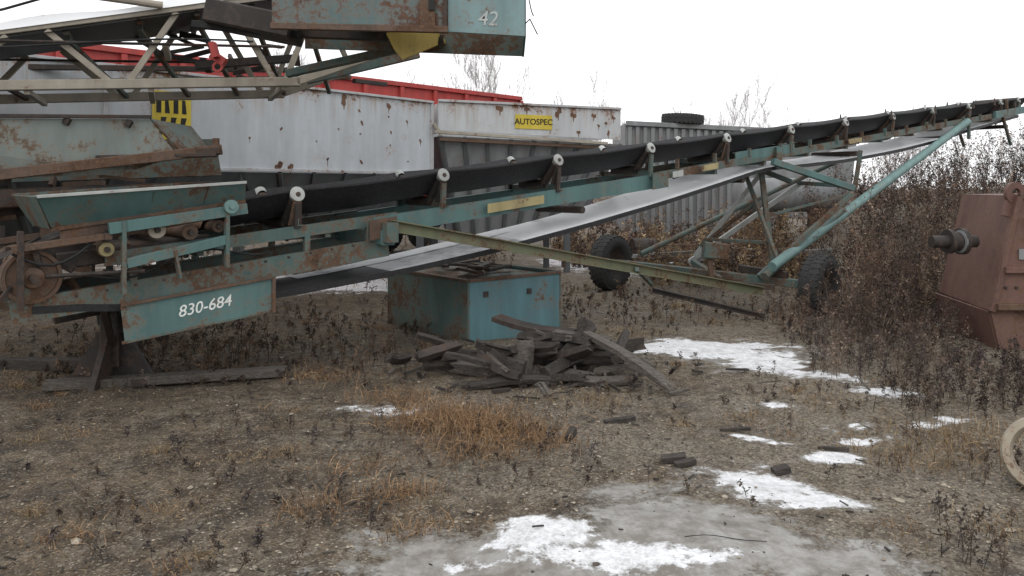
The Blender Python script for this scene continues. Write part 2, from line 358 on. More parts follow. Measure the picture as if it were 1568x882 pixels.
tl.beam(C(-1.8,.4,-.27),C(-.7,.4,-.3),.6,.12,DRUST)
tl.beam(C(-2.2,.3,-.30),C(-1.5,.3,-.10),.3,.2,DRUST)
for k in range(16):
    s=random.uniform(-2.15,-1.3); w=random.uniform(-.05,.5); h_=random.uniform(-.5,.05)
    tl.beam(C(s,w,h_),C(s+random.uniform(-.2,.25),w+random.uniform(-.1,.1),h_+random.uniform(-.15,.15)),random.uniform(.02,.06),random.uniform(.02,.05),random.choice([DRUST,RUST,DRUST,TEALR]))
tl.tube([C(-2.1+.08*k,-.08,-.15-.12*math.sin(k*.5)) for k in range(10)],.012,BLACK)
tl.tube([C(-1.6+.1*k,-.02,-.40-.06*math.sin(k*.6)) for k in range(14)],.009,BLACK)
tl.done(conv,True)
hd=MB('head_frame')
hd.cyl(C(15.9,.0,-.12),C(15.9,.82,-.12),.17,DRUST,28)
for w in(-.04,.86):
    hd.beam(C(14.6,w,-.24),C(16.6,w,-.22),.05,.14,TEAL); hd.beam(C(15,w,-.30),C(15.4,w,-.9),.05,.05,TEALR); hd.beam(C(13.4,w,-.28),C(13.4,w,-.62),.05,.06,TEALR,up=D)
    hd.beam(C(15.2,w,.05),C(15.2,w,-.2),.05,.05,TEALR,up=D)
    for s in(10.4,12,13.6,14.6): hd.cyl(C(s,w,-.05),C(s,w,.10),.03,DRUST,8,.008)
hd.done(conv,True)
T1=Vector((1.57,12.75,.44)); T2=Vector((4.02,10.5,.34)); AX=(T2-T1).normalized()
uc=MB('undercarriage')
uc.beam(T1,T2,.11,.11,TEALR)
uc.cyl((8.62,15.2,2.87),(3.45,10.65,.58),.068,TEALL,20)
uc.cyl(C(12.6,.86,-.36),(2.0,12.45,.6),.04,TEALR,14)
uc.cyl((4.9,11.9,1.3),(3.35,10.65,.45),.055,TEALR,12)
def chanb(p,q,w,h,mt): uc.chan(p,q,w,h,mt,side=1)
chanb((-1.12,7.36,1.29),(3.22,10.35,.30),.06,.11,DGREEN)
uc.beam((.55,8.6,.91),(.55,8.6,.78),.04,.06,TEALR)
uc.beam(C(.84,-.14,-.36),C(.84,-.14,-.54),.10,.12,TEALR,up=D)
chanb((1.75,10.0,.36),(3.05,9.7,.08),.05,.06,DRUST)
uc.beam((1.4,9.0,.72),(1.75,10.05,.42),.04,.05,TEALR)
for p,q,r_,mt in (((4.5,12.5,1.70),(2.72,12.4,.47),.07,CREAM),((3.77,12,1.90),(2.8,12.3,.58),.07,CREAM),((3.56,11.5,1.95),(3.70,11.4,.50),.07,TEALR),
   ((4.75,11.2,1.55),(3.35,10.9,.42),.07,TEALR),((3.6,11.1,1.99),(4.8,11.3,1.62),.09,TEAL),((3.75,11.3,2.2),(3.75,11.3,1.9),.08,TEAL),((3.0,12.2,2.2),(4.3,12.4,1.72),.07,TEALR),
   ((4.8,11.3,1.65),(4.45,12.5,1.70),.06,TEALR),((3.56,11.5,1.2),(4.75,11.2,1.55),.04,TEALR),((3.5,11.6,1.4),(2.85,12.3,.7),.05,TEALR),((4.82,11.3,1.6),(4.86,11.2,2.15),.05,TEALR),
   ((3.2,11.3,.5),(3.7,10.8,.45),.09,DRUST),((2.3,10.9,.38),(3.4,10.4,.34),.07,DRUST),((3.66,10.9,.5),(3.4,11.8,1.9),.05,TEALR),((2.75,12.2,.5),(2.9,11.2,.35),.08,TEALR),((3.6,11.4,.85),(2.9,12.1,.85),.045,TEALR)):
    uc.beam(p,q,r_,r_,mt)
uc.beam((2.62,11.0,.78),(2.95,11.0,.75),.18,.22,TEALR); uc.beam((2.7,11.0,.65),(2.75,11.0,.3),.06,.06,RUST)
uc.done(conv,True)
def tyre(mb,c,ax,R,Wd,rim=WHITER):
    c=Vector(c); ax=Vector(ax).normalized(); w=Wd/2
    mb.lathe(c,ax,[(-w*.7,R*.52),(-w,R*.62),(-w*1.05,R*.78),(-w*.92,R*.93),(-w*.75,R*.985),(w*.75,R*.985),(w*.92,R*.93),(w*1.05,R*.78),(w,R*.62),(w*.7,R*.52)],TYRE,40)
    up=Z if abs(ax.z)<.9 else Vector((1,0,0)); a=ax.cross(up).normalized(); b_=a.cross(ax)
    for i in range(30):
        for k,off in((-1,0),(1,.5)):
            t=2*math.pi*(i+off)/30; rd=a*math.cos(t)+b_*math.sin(t); tg=-a*math.sin(t)+b_*math.cos(t)
            p=c+rd*R*.985
            mb.beam(p+ax*k*w*.12,p+ax*k*w*.95-rd*R*.03+tg*.02,R*.11,R*.045,TYRE,up=rd)
    mb.lathe(c,ax,[(-w*.5,0),(-w*.5,R*.3),(-w*.75,R*.52),(w*.75,R*.52),(w*.5,R*.45),(w*.3,R*.2),(w*.55,R*.18),(w*.55,0)],rim,30)
wh=MB('wheels'); tyre(wh,T1,AX,.44,.26,DRUST); tyre(wh,T2,AX,.42,.26,DRUST); wh.done(conv,True)
jk=MB('support_jack'); b0=Vector((-3.35,6.75,0))
jk.beam(b0+Z*.15,b0+Z*.8,.16,.16,DRUST); jk.plate([b0+Vector((-.38,0,.0)),b0+Vector((.38,0,0)),b0+Vector((.12,0,.42)),b0+Vector((-.12,0,.42))],.05,DRUST)
jk.plate([b0+Vector((0,-.38,.0)),b0+Vector((0,.38,0)),b0+Vector((0,.12,.42)),b0+Vector((0,-.12,.42))],.05,DRUST)
jk.beam(b0+Vector((-.35,0,.04)),b0+Vector((.35,0,.04)),.4,.06,DRUST); jk.cyl(b0+Vector((-.25,-.1,.7)),b0+Vector((.3,.1,.5)),.03,DRUST,8)
jk.beam(C(-1.5,.05,-.66),b0+Z*.3,.05,.05,DRUST)
jk.beam((-3.6,6.3,.62),(-2.9,6.9,.74),.1,.1,DRUST); jk.done(conv)
# ---------------------------------------------------------------- teal steel box
bx=empty('steel_box')
p0=Vector((-.46,8.53,0)); e1=Vector((1.0,.55,0)); e2=Vector((-1.02,1.12,0))
m_=MB('shell'); r1=[p0,p0+e1,p0+e1+e2,p0+e2]; lo=[p+Z*(gz(p.x,p.y)-.03) for p in r1]; hi=[Vector((p.x,p.y,.64+k)) for p,k in zip(r1,(0,.04,.05,.02))]
for i in range(4):
    j=(i+1)%4; m_.plate([lo[i],lo[j],hi[j],hi[i]],.012,TEALR if i==3 else TEALBOX)  # left face gets the darker teal to paint in its shade
m_.plate([h_-Z*.03 for h_ in hi],.012,TEALR)
for i in range(4): m_.beam(hi[i],hi[(i+1)%4],.05,.03,RUST if i in(0,3) else TEALR)
for i in range(4): m_.beam(lo[i],hi[i]-Z*.017,.025,.025,TEALR)
fn=Vector((.48,-.877,0))
for t in(.15,.62): m_.plate([p0+e1*t+fn*.012+Z*.52,p0+e1*(t+.05)+fn*.012+Z*.52,p0+e1*(t+.05)+fn*.012+Z*.46,p0+e1*t+fn*.012+Z*.46],.01,DRUST)
m_.done(bx)
l_=MB('top_clutter')
for k in range(12):
    a_=random.random()*6.28; c_=p0+e1*random.uniform(.2,.8)+e2*random.uniform(.2,.8)+Z*(.69+random.random()*.05)
    l_.beam(c_-Vector((math.cos(a_),math.sin(a_),0))*.2,c_+Vector((math.cos(a_),math.sin(a_),.1))*.2,.08,.03,random.choice([WOOD,DRUST]))
l_.done(bx)
# ---------------------------------------------------------------- white bin
b1=empty('steel_storage_bin'); o1=Vector((-3.79,10.5,0)); d1=Vector((.629,.777,0)); f1=Vector((-.777,.629,0))
def B(t,w,z): return o1+d1*t+f1*w+Z*z
def rustspot(mb,fn_,t,z,r_,w,drip=0):
    n=13; ph=random.random()*6; pts=[]
    for q in range(n):
        a_=q*6.283/n; rr=r_*(.8+.3*math.sin(2*a_+ph)+random.uniform(-.2,.2)); zz=math.sin(a_)*rr*1.15
        pts.append(fn_(t+math.cos(a_)*rr,w,z+zz))
    mb.add(pts,[list(range(n))],ORUST)
    if drip: mb.add([fn_(t-r_*.25,w+.0005,z),fn_(t+r_*.3,w+.0005,z),fn_(t+r_*.12,w+.0005,z-drip-r_),fn_(t-.0,w+.0005,z-drip-r_)],[[0,1,2,3]],ORUST)
sk=MB('side_panels')
ZT,ZB=3.04,1.87
for w in(0,2.0): 
    sk.plate([B(-3.2,w,ZB),B(3.86,w,ZB),B(3.86,w,ZT),B(-3.2,w,ZT)],.02,WHITE)
for t in(-3.2,3.86): sk.plate([B(t,0.011,ZB),B(t,1.989,ZB),B(t,1.989,ZT),B(t,0.011,ZT)],.02,WHITE)
sk.beam(B(-3.2,-.02,ZT+.02),B(3.88,-.02,ZT+.02),.07,.035,WHITER); sk.beam(B(-3.2,-.02,ZB),B(3.88,-.02,ZB),.06,.04,WHITER)
sk.beam(B(3.86,-.02,ZB),B(3.86,-.02,ZT),.04,.06,WHITER,up=d1)
sk.beam(B(-1.5,-.02,ZB),B(-1.5,-.02,ZT),.04,.05,WHITER,up=d1)
for (t,z) in((2.3,2.80),(2.35,2.62),(2.32,2.45),(2.34,2.02),(2.9,2.75),(2.95,2.5),(2.93,2.3),(3.3,2.7),(3.32,2.05),(1.9,2.5),(1.5,2.3),(.9,2.45),(.4,2.3),(3.6,2.4),(1.7,2.05)):
    rustspot(sk,B,t,z,random.choice([.018,.025,.035]),-.0135,random.choice([0,0,.06,.1]))
for t,z,r_ in((2.0,2.94,.075),(2.9,2.92,.05),(.85,1.93,.07),(1.05,1.92,.05)): rustspot(sk,B,t,z,r_,-.0137,.07)
sk.done(b1)
ho=MB('lower_hopper')
for (ta,tb) in((-3.1,.3),(.3,3.8)):
    top=[B(ta,0.02,ZB-.03),B(tb,0.02,ZB-.03),B(tb,1.98,ZB-.03),B(ta,1.98,ZB-.03)]; bot=[B(ta+.8,.6,.85),B(tb-.8,.6,.85),B(tb-.8,1.4,.85),B(ta+.8,1.4,.85)]
    for i in range(4): ho.plate([bot[i],bot[(i+1)%4],top[(i+1)%4],top[i]],.02,GREY)
    for k in range(1,6):
        q=k/6; ho.beam(top[0].lerp(top[1],q)+Vector((.02,-.02,0)),bot[0].lerp(bot[1],q)+Vector((.02,-.02,0)),.05,.07,GREY)
for t in(-3.0,.3,3.7):
    for w in(.1,1.9): ho.beam(B(t,w,-.05),B(t,w,ZB-.04),.12,.12,GREY)
ho.done(b1)
sg=MB('hazard_sign'); a_,c_=-.95,-.45
sg.plate([B(a_,-.03,2.16),B(c_,-.03,2.16),B(c_,-.03,2.82),B(a_,-.03,2.82)],.006,YELLOW)
for k in range(4): sg.plate([B(a_+.05+k*.11,-.036,2.55),B(a_+.11+k*.11,-.036,2.55),B(a_+.11+k*.11-.02*(k%2),-.036,2.72),B(a_+.05+k*.11,-.036,2.72)],.004,BLACK)
for z in(2.21,2.77): sg.plate([B(a_+.03,-.036,z-.015),B(c_-.03,-.036,z-.015),B(c_-.03,-.036,z+.015),B(a_+.03,-.036,z+.015)],.004,BLACK)
for k in range(3): sg.plate([B(a_+.08+k*.13,-.036,2.28),B(a_+.12+k*.13,-.036,2.28),B(a_+.18+k*.13,-.036,2.50),B(a_+.11+k*.13,-.036,2.50)],.004,BLACK)
sg.done(b1)
b2=empty('steel_feed_hopper'); o2=Vector((-1.25,13.6,0)); d2=Vector((.94,.34,0)); f2=Vector((-.34,.94,0)); L2=3.45
def Q(t,w,z): return o2+d2*t+f2*w+Z*z
k2=MB('side_panels')
for w in(0,1.8): k2.plate([Q(0,w,2.60),Q(L2,w,2.50),Q(L2,w,3.06),Q(0,w,3.09)],.02,WHITE2)
for t in(0,L2): k2.plate([Q(t,.011,2.55),Q(t,1.789,2.55),Q(t,1.789,3.05),Q(t,.011,3.05)],.02,WHITE2)
k2.beam(Q(0,-.02,3.1),Q(L2,-.02,3.07),.06,.04,WHITER)
k2.beam(Q(-.1,-.14,2.56),Q(3.1,-.16,2.42),.07,.05,TAN); k2.beam(Q(-.1,-.12,2.70),Q(.02,-.14,2.5),.06,.05,TAN); k2.beam(Q(0,-.1,2.44),Q(L2,-.1,2.34),.07,.06,RUST)
top=[Q(.02,.0,2.5),Q(L2,.0,2.42),Q(L2,1.8,2.42),Q(0,1.8,2.5)]; bot=[Q(.5,.5,.8),Q(L2-.75,.5,.8),Q(L2-.75,1.3,.8),Q(.5,1.3,.8)]
for i in range(4): k2.plate([bot[i],bot[(i+1)%4],top[(i+1)%4],top[i]],.02,GREYL if i==0 else GREY)
for k in range(0,9):
    q=k/8; k2.beam(top[0].lerp(top[1],q)-f2*.03,bot[0].lerp(bot[1],q)-f2*.03,.06,.08,GREY)
for t in(.3,L2-.9):
    for w in(.4,1.4): k2.beam(Q(t,w,-.05),Q(t,w,1.2),.12,.12,GREY)
for t,z,r_ in((1.1,3.0,.07),(1.6,3.0,.05),(2.2,2.96,.08),(2.5,2.92,.06),(2.9,2.93,.05),(3.15,2.8,.03),(3.2,2.62,.04),(2.6,2.62,.04),(3.0,2.75,.03),(3.3,2.9,.04)):
    rustspot(k2,Q,t,z,r_,-.0135,.06)
k2.plate([Q(1.38,-.02,2.66),Q(2.08,-.02,2.65),Q(2.08,-.02,2.90),Q(1.38,-.02,2.91)],.006,YELLOW)
k2.done(b2); text('AUTOSPEC','maker_lettering',Q(1.73,-.026,2.78),d2,Z,.145,BLACK,b2)
rt=empty('dump_trailer'); ra=Vector((-8.5,11.2,0)); rb=Vector((.2,20.7,0)); rd=(rb-ra).normalized(); rn=Vector((-rd.y,rd.x,0))
q_=MB('body'); ZR=3.9
for w in(0,2.4): q_.plate([ra+rn*w+Z*1.3,rb+rn*w+Z*1.3,rb+rn*w+Z*ZR,ra+rn*w+Z*ZR],.03,RED)
for e in(ra,rb): q_.plate([e+rn*.016+Z*1.3,e+rn*2.384+Z*1.3,e+rn*2.384+Z*ZR,e+rn*.016+Z*ZR],.03,RED)
q_.plate([ra+Z*1.33,rb+Z*1.33,rb+rn*2.4+Z*1.33,ra+rn*2.4+Z*1.33],.03,DRUST)
q_.beam(ra-rn*.03+Z*ZR,rb-rn*.03+Z*ZR,.12,.1,RED)
L_=(rb-ra).length
for k in range(14): q_.beam(ra+rd*(L_*k/13)-rn*.05+Z*1.35,ra+rd*(L_*k/13)-rn*.05+Z*(ZR-.06),.08,.1,RED,up=rd)
q_.beam(ra+rn*.7+Z*1.15,rb+rn*.7+Z*1.15,.12,.25,DRUST); q_.beam(ra+rn*1.7+Z*1.15,rb+rn*1.7+Z*1.15,.12,.25,DRUST)
q_.done(rt)
tw=MB('wheels')
for k in(L_*.12,L_*.8,L_*.9):
    for w in(.15,2.25): tyre(tw,ra+rd*k+rn*w+Z*.5,rn,.5,.28)
    tw.beam(ra+rd*k+rn*.15+Z*.5,ra+rd*k+rn*2.25+Z*.5,.1,.1,DRUST); tw.beam(ra+rd*k+rn*1.2+Z*.5,ra+rd*k+rn*1.2+Z*1.3,.9,.1,DRUST)
tw.done(rt,True)
# ---------------------------------------------------------------- overhead truss conveyor
c2=empty('truss_conveyor'); g2=Vector((.918,.396,0)); h2=Vector((-.396,.918,0)); oo=Vector((-4.46,7.0,0))
def G(t,w,z): return oo+g2*t+h2*w+Z*z
tr=MB('truss')
def top_z(t): return 2.97+.235*t
for w,mt in((0,TAN),(1.15,TAN)):
    tr.beam(G(-3.5,w,2.30),G(2.55,w,2.69),.08,.09,mt)
    tr.beam(G(2.52,w,2.69),G(3.65,w,3.14),.08,.08,mt)
    tr.beam(G(-3.0,w,top_z(-1.5)-.3),G(3.6,w,top_z(3.6)),.07,.07,mt)
    for a,b_ in((-.9,-.3),(.05,-.3),(.35,.85),(1.42,1.02),(1.9,2.3),(2.75,2.42),(-1.2,-.9),(3.0,3.3)):
        zb=2.42+(b_+1.5)*.0667 if b_<2.5 else 2.69+(b_-2.5)*.4
        tr.beam(G(a,w,top_z(a)-.02),G(b_,w,zb+.03),.055,.05,mt,up=h2)
    tr.cyl(G(-1.5,w-.05,2.84+0),G(2.4,w-.05,3.02),.014,DRUST,6)
for t in(-.8,.2,1.2,2.4): tr.beam(G(t,0,2.47+t*.066),G(t,1.15,2.47+t*.066),.05,.05,TAN)
for t in(-1.0,-.4,.5,1.1,1.6,2.1,2.6): 
    tr.beam(G(t,.02,top_z(t)-.05),G(t,1.13,top_z(t)-.05),.05,.05,TEALR)
    tr.beam(G(t,.15,top_z(t)-.1),G(t+.45,1.1,2.55+t*.066),.045,.04,TEALR if t>0 else DRUST)
tr.beam(G(.4,1.4,2.75),G(3.4,1.6,2.98),.06,.05,TEALR); tr.beam(G(-1,1.9,2.9),G(3.4,1.9,3.1),.07,.06,DRUST)
tr.beam(G(1.6,.4,2.85),G(2.6,.5,3.0),.12,.08,DRUST); tr.beam(G(2.7,.5,2.78),G(3.9,.4,3.12),.09,.1,TEALR)
for k in range(18):
    t=random.uniform(1.2,3.4); w=random.uniform(.3,1.9); z=random.uniform(2.85,3.15); tr.beam(G(t,w,z),G(t+random.uniform(-.3,.5),w+random.uniform(-.2,.3),z+random.uniform(-.18,.18)),random.uniform(.03,.08),random.uniform(.03,.07),random.choice([DRUST,TEALR,TAN,DRUST]))
tr.cyl(G(-1.5,-.1,3.5),G(1.3,-.1,3.32),.035,TAN,10)
tr.tube([G(-1.2+.25*k,-.12,3.02-.12*math.sin(k*.55)+.04*k) for k in range(11)],.012,BLACK)
tr.tube([G(-1.4+.25*k,-.1,2.80+.015*k-.05*math.sin(k*.4)) for k in range(15)],.010,BLACK)
tr.done(c2)
bt=MB('belt')
rows=[[G(t,-.05,top_z(t)+.03),G(t,-.02,top_z(t)+.10+.02*math.sin(t*5)),G(t,.5,top_z(t)+.14),G(t,1.1,top_z(t)+.11)] for t in np.arange(-1.6,3.6,.1)]
bt.ribbon(rows,WBELT); bt.ribbon([[G(t,-.06,top_z(t)-.045),G(t,1.0,top_z(t)-.045)] for t in np.arange(-1.6,3.6,.2)],RUBBER); bt.done(c2,True)
mc=MB('head_drive')
X0,X1=-1.88,.10
def K(x,y,z): return Vector((x,y,z))
mc.plate([K(X0,6.3,2.90),K(-.5,6.3,2.865),K(-.5,6.3,3.5),K(X0,6.3,3.5)],.02,paint('rust_over_teal',(.115,.18,.18),.58,rustcol=(.11,.062,.045),dirt=.7))
mc.plate([K(-.5,6.3,2.86),K(X1,6.3,2.825),K(X1,6.3,3.5),K(-.5,6.3,3.5)],.028,paint('chalky_teal',(.20,.31,.32),.22))
mc.plate([K(X1,6.315,2.825),K(X1,7.3,2.825),K(X1,7.3,3.5),K(X1,6.315,3.5)],.02,TEAL)
mc.plate([K(X0,7.3,2.90),K(X1,7.3,2.83),K(X1-.02,7.3,3.5),K(X0,7.3,3.5)],.02,TEALR)
mc.beam(K(X0,6.27,2.90),K(-.5,6.27,2.87),.05,.05,RUST); mc.beam(K(-.66,6.275,2.88),K(-.66,6.275,3.5),.12,.03,RUST); mc.beam(K(-.52,6.27,2.87),K(-.52,6.27,3.5),.03,.04,DRUST)
mc.plate([K(-.65,6.25,3.02),K(-.6,6.25,3.02),K(-.6,6.25,3.1),K(-.65,6.25,3.1)],.01,BLACK)
mc.cyl(K(-1.2,6.32,3.2),K(-1.2,7.28,3.2),.22,DRUST,24)
mc.beam(K(-2.55,6.9,3.12),K(-1.85,6.9,2.98),.5,.2,DRUST); mc.beam(K(-2.7,6.8,3.02),K(-1.8,6.8,2.93),.08,.06,BLACK)
mc.beam(K(-2.80,7.5,2.88),K(-2.68,7.5,2.80),.08,.08,RED); mc.beam(K(-2.78,7.45,2.98),K(-2.74,7.45,2.84),.10,.05,RED); mc.lathe(K(-2.74,7.48,2.76),(0,1,0),[(-.012,.03),(-.012,.05),(.012,.05),(.012,.03),(-.012,.03)],RED,16)
mc.plate([K(-1.08,6.9,2.96),K(-.63,6.9,2.95),K(-.64,6.9,2.86),K(-.94,6.9,2.735),K(-1.01,6.9,2.82)],.03,YELLOWP)
mc.plate([K(-1.08,6.92,2.965),K(-.63,6.92,2.955),K(-.6,7.28,2.955),K(-1.08,7.28,2.965)],.03,YELLOWP)
mc.beam(K(-1.9,7.0,2.98),K(-.6,7.0,2.93),.08,.07,DRUST)
mc.beam(K(-2.1,7.5,2.7),K(-.7,7.4,2.99),.09,.07,TEALR)
mc.tube([K(.10+.02*k,6.3,2.98-.03*abs(k-2)-.01*k) for k in range(6)],.005,BLACK); mc.tube([K(.10+.012*k,6.4,3.25-.04*k+.02*math.sin(k)) for k in range(7)],.005,BLACK)
mc.done(c2,True)
text('42','painted_number',K(-.19,6.283,2.955),(1,0,-.03),Z,.16,paint('worn_white_paint',(.5,.55,.55),.45),c2,shear=.15,off=.004)
hp=MB('tail_hopper')
def U(x,y,z): return Vector((x,y,z))
hp.plate([U(-5.2,6.0,1.66),U(-3.42,7.05,1.76),U(-3.02,7.25,1.92),U(-3.2,7.1,2.24),U(-5.4,5.7,2.14)],.02,HOPPERP)
hp.beam(U(-5.4,5.68,2.16),U(-3.18,7.08,2.26),.05,.03,DRUST); hp.plate([U(-3.2,7.1,2.24),U(-3.0,7.25,1.97),U(-2.95,7.9,1.97),U(-3.2,8.0,2.24)],.02,TEALR)
hp.beam(U(-5.2,6.0,1.58),U(-2.62,7.25,1.98),.08,.09,RUST); hp.beam(U(-3.5,6.95,1.86),U(-2.62,7.2,1.97),.06,.06,DRUST)
hp.beam(U(-2.66,7.22,1.98),U(-2.66,7.22,2.08),.05,.05,RUST); hp.beam(U(-3.6,7.0,1.9),U(-2.66,7.25,1.93),.25,.03,DRUST)
hp.plate([U(-5.4,7.5,1.66),U(-3.0,8.3,1.76),U(-3.1,8.4,2.14),U(-5.4,7.6,2.04)],.02,TEALR)
hp.beam(U(-5.2,6.1,1.50),U(-2.75,7.55,1.62),.3,.16,DRUST); hp.beam(U(-5.2,6.8,1.4),U(-3.0,8.0,1.6),.9,.15,DRUST)
for p in((-5.3,6.9),(-3.7,7.9),(-5.3,7.9),(-3.7,8.5)): hp.beam(U(p[0],p[1],-.05),U(p[0],p[1],1.55),.1,.1,DRUST)
for k,(x,y) in enumerate(((-4.5,6.27),(-3.75,6.74),(-3.35,6.99))): hp.beam(U(x,y,2.17),U(x+.03,y,2.22),.04,.05,DRUST)
for k in range(14):
    x=random.uniform(-4.8,-2.8); y=6.2+(x+4.8)*.6+random.uniform(.1,.8); z=random.uniform(1.35,1.75)
    hp.beam(U(x,y,z),U(x+random.uniform(-.3,.4),y+random.uniform(-.1,.2),z+random.uniform(-.1,.1)),random.uniform(.03,.09),random.uniform(.03,.08),random.choice([DRUST,RUST,TEALR]))
hp.done(c2)
sp=MB('support_legs')
for w in(0,1.15): sp.beam(G(-3.2,w,2.3),G(-3.2,w,-.05),.1,.1,TAN)
sp.done(c2)
# ---------------------------------------------------------------- right machine
rm=empty('rusty_crusher_housing')
q=MB('housing')
a=[(4.60,7.7,.45),(4.86,7.7,1.55),(6.4,7.6,1.58),(6.6,7.6,.40)]
fa=[U(*p) for p in a]; ba=[p+Vector((.25,1.4,0)) for p in fa]
q.plate(fa,.02,MAROON); q.plate(ba,.02,MAROON)
for i in range(4): q.plate([fa[i]+Vector((.0,.011,0)),fa[(i+1)%4]+Vector((0,.011,0)),ba[(i+1)%4],ba[i]],.016,MAROON)
q.beam(fa[1],fa[2],.06,.05,RUST); q.beam(fa[0],fa[1],.06,.05,MAROON); q.beam(U(4.7,7.66,.85),U(6.5,7.56,.87),.05,.06,MAROON); q.beam(U(4.62,7.66,.5),U(6.5,7.56,.5),.08,.06,RUST)
q.plate([U(4.60,7.72,.44),U(6.6,7.62,.40),U(6.5,7.6,-.06),U(4.70,7.7,-.06)],.02,MAROON)
q.plate([U(4.60,7.74,.44),U(4.70,7.72,-.06),U(4.9,9.1,-.06),U(4.8,9.1,.44)],.02,MAROON)
q.beam(U(4.66,7.68,.06),U(6.5,7.56,.06),.08,.08,RUST)
q.plate([U(4.84,7.67,.95),U(5.2,7.66,.95),U(5.2,7.66,1.05),U(4.84,7.67,1.05)],.01,GREYL)
for k in range(6): q.cyl(U(4.95+k*.2,7.69,1.44),U(4.95+k*.2,7.65,1.44),.018,DRUST,8)
for k in range(5): q.cyl(U(4.72+k*.1,7.70,.68-.0*k),U(4.72+k*.1,7.66,.68),.014,DRUST,8)
q.beam(U(4.86,7.6,1.34),U(6.4,7.55,1.35),.06,.025,RUST)
q.lathe(U(4.85,7.75,1.58),(.2,-1,0),[(-.02,.05),(-.02,.11),(.02,.11),(.02,.05),(-.02,.05)],MAROON,24)
q.beam(U(4.76,7.75,1.36),U(4.82,7.75,1.58),.05,.08,MAROON)
q.cyl(U(4.62,8.0,1.10),U(4.15,7.95,1.10),.06,DRUST,16)
q.lathe(U(4.50,8.0,1.10),(-1,-.1,0),[(0,0),(0,.13),(.05,.13),(.05,.09),(.14,.09),(.14,.12),(.18,.12),(.18,.05),(.24,.05),(.24,0)],DRUST,26)
q.lathe(U(4.46,7.98,1.10),(-1,-.1,0),[(0,.08),(0,.115),(.012,.115),(.012,.08)],GREYL,26)
q.done(rm,True)
ri=MB('steel_wheel_rim'); ri.lathe(U(2.93,4.42,.17),(-.5,-.85,.3),[(-.07,.15),(-.07,.19),(-.05,.21),(.05,.21),(.07,.20),(.07,.165),(.04,.15),(-.04,.145),(-.07,.15)],paint('cream_rim_paint',(.34,.30,.23),.5),36); ri.done(None,True)
# ---------------------------------------------------------------- background objects
tk=MB('storage_tank')
tk.lathe(U(4.9,17.6,1.45),(1,.25,0),[(-.0,0),(.0,.2),(.08,.34),(.3,.38),(2.4,.38),(2.6,.34),(2.7,.2),(2.7,0)],GREYL,32)
for x in(5.4,6.8): tk.beam(U(x,17.75,-.05),U(x,17.75,1.15),.5,.15,RUST)
tk.done(None,True)
gc=MB('grey_container')
x0,x1,y0,y1,z1=2.9,6.8,20.5,23,3.25
for pts in ([U(x0,y0,.2),U(x1,y0+.5,.2),U(x1,y0+.5,z1-.15),U(x0,y0,z1)],[U(x0,y1,.2),U(x1,y1,.2),U(x1,y1,z1),U(x0,y1,z1)],[U(x0,y0,.2),U(x0,y1,.2),U(x0,y1,z1),U(x0,y0,z1)],[U(x1,y0+.5,.2),U(x1,y1,.2),U(x1,y1,z1),U(x1,y0+.5,z1-.15)],[U(x0,y0,z1-.05),U(x1,y0+.5,z1-.2),U(x1,y1,z1-.05),U(x0,y1,z1-.05)]): gc.plate(pts,.04,GREYL)
for k in range(20): gc.beam(U(x0+.1+k*.2,y0-.05+k*.026,.25),U(x0+.1+k*.2,y0-.05+k*.026,z1-.08-k*.0075),.1,.07,GREYL)
gc.beam(U(x0,y0-.1,z1),U(x1,y0+.42,z1-.15),.1,.12,GREYL)
gc.done()
ot=MB('spare_tyre'); tyre(ot,U(4.45,20.95,3.38),(0.05,.0,1),.55,.26); ot.done(None,True)
rr=empty('waste_skip'); s_=MB('body')
for pts in([U(8,27,.6),U(11.5,27.5,.6),U(11.8,27.5,3.25),U(7.6,27,3.5)],[U(8,29,.6),U(11.5,29,.6),U(11.8,29,3.4),U(7.6,29,3.6)],[U(8,27,.6),U(8,29,.6),U(7.6,29,3.6),U(7.6,27,3.5)],[U(8,27,.6),U(11.5,27.5,.6),U(11.5,29,.6),U(8,29,.6)]): s_.plate(pts,.05,GREYL)
s_.beam(U(7.6,26.95,3.55),U(11.8,27.45,3.3),.12,.14,RED)
s_.beam(U(8.1,27.2,-.05),U(8.1,27.2,.6),.2,.2,DRUST); s_.beam(U(11.2,27.8,-.05),U(11.2,27.8,.6),.2,.2,DRUST); s_.done(rr)
sc2=MB('scrap_steel_pile')
for k in range(40):
    x=random.uniform(1.2,5.0); y=random.uniform(13.8,17); a_=random.uniform(-.5,.6); l=random.uniform(.4,1.3); z=gz(x,y)+random.uniform(.03,.4)
    sc2.beam(U(x,y,z),U(x+math.cos(a_)*l,y+math.sin(a_)*l,z+random.uniform(-.1,.15)),random.uniform(.05,.14),random.uniform(.03,.12),random.choice([RUST,DRUST,GREYL,TAN,WOODL,RUST]))
sc2.cyl(U(2.3,15.4,.45),U(2.75,15.5,.45),.2,DRUST,24); sc2.done()
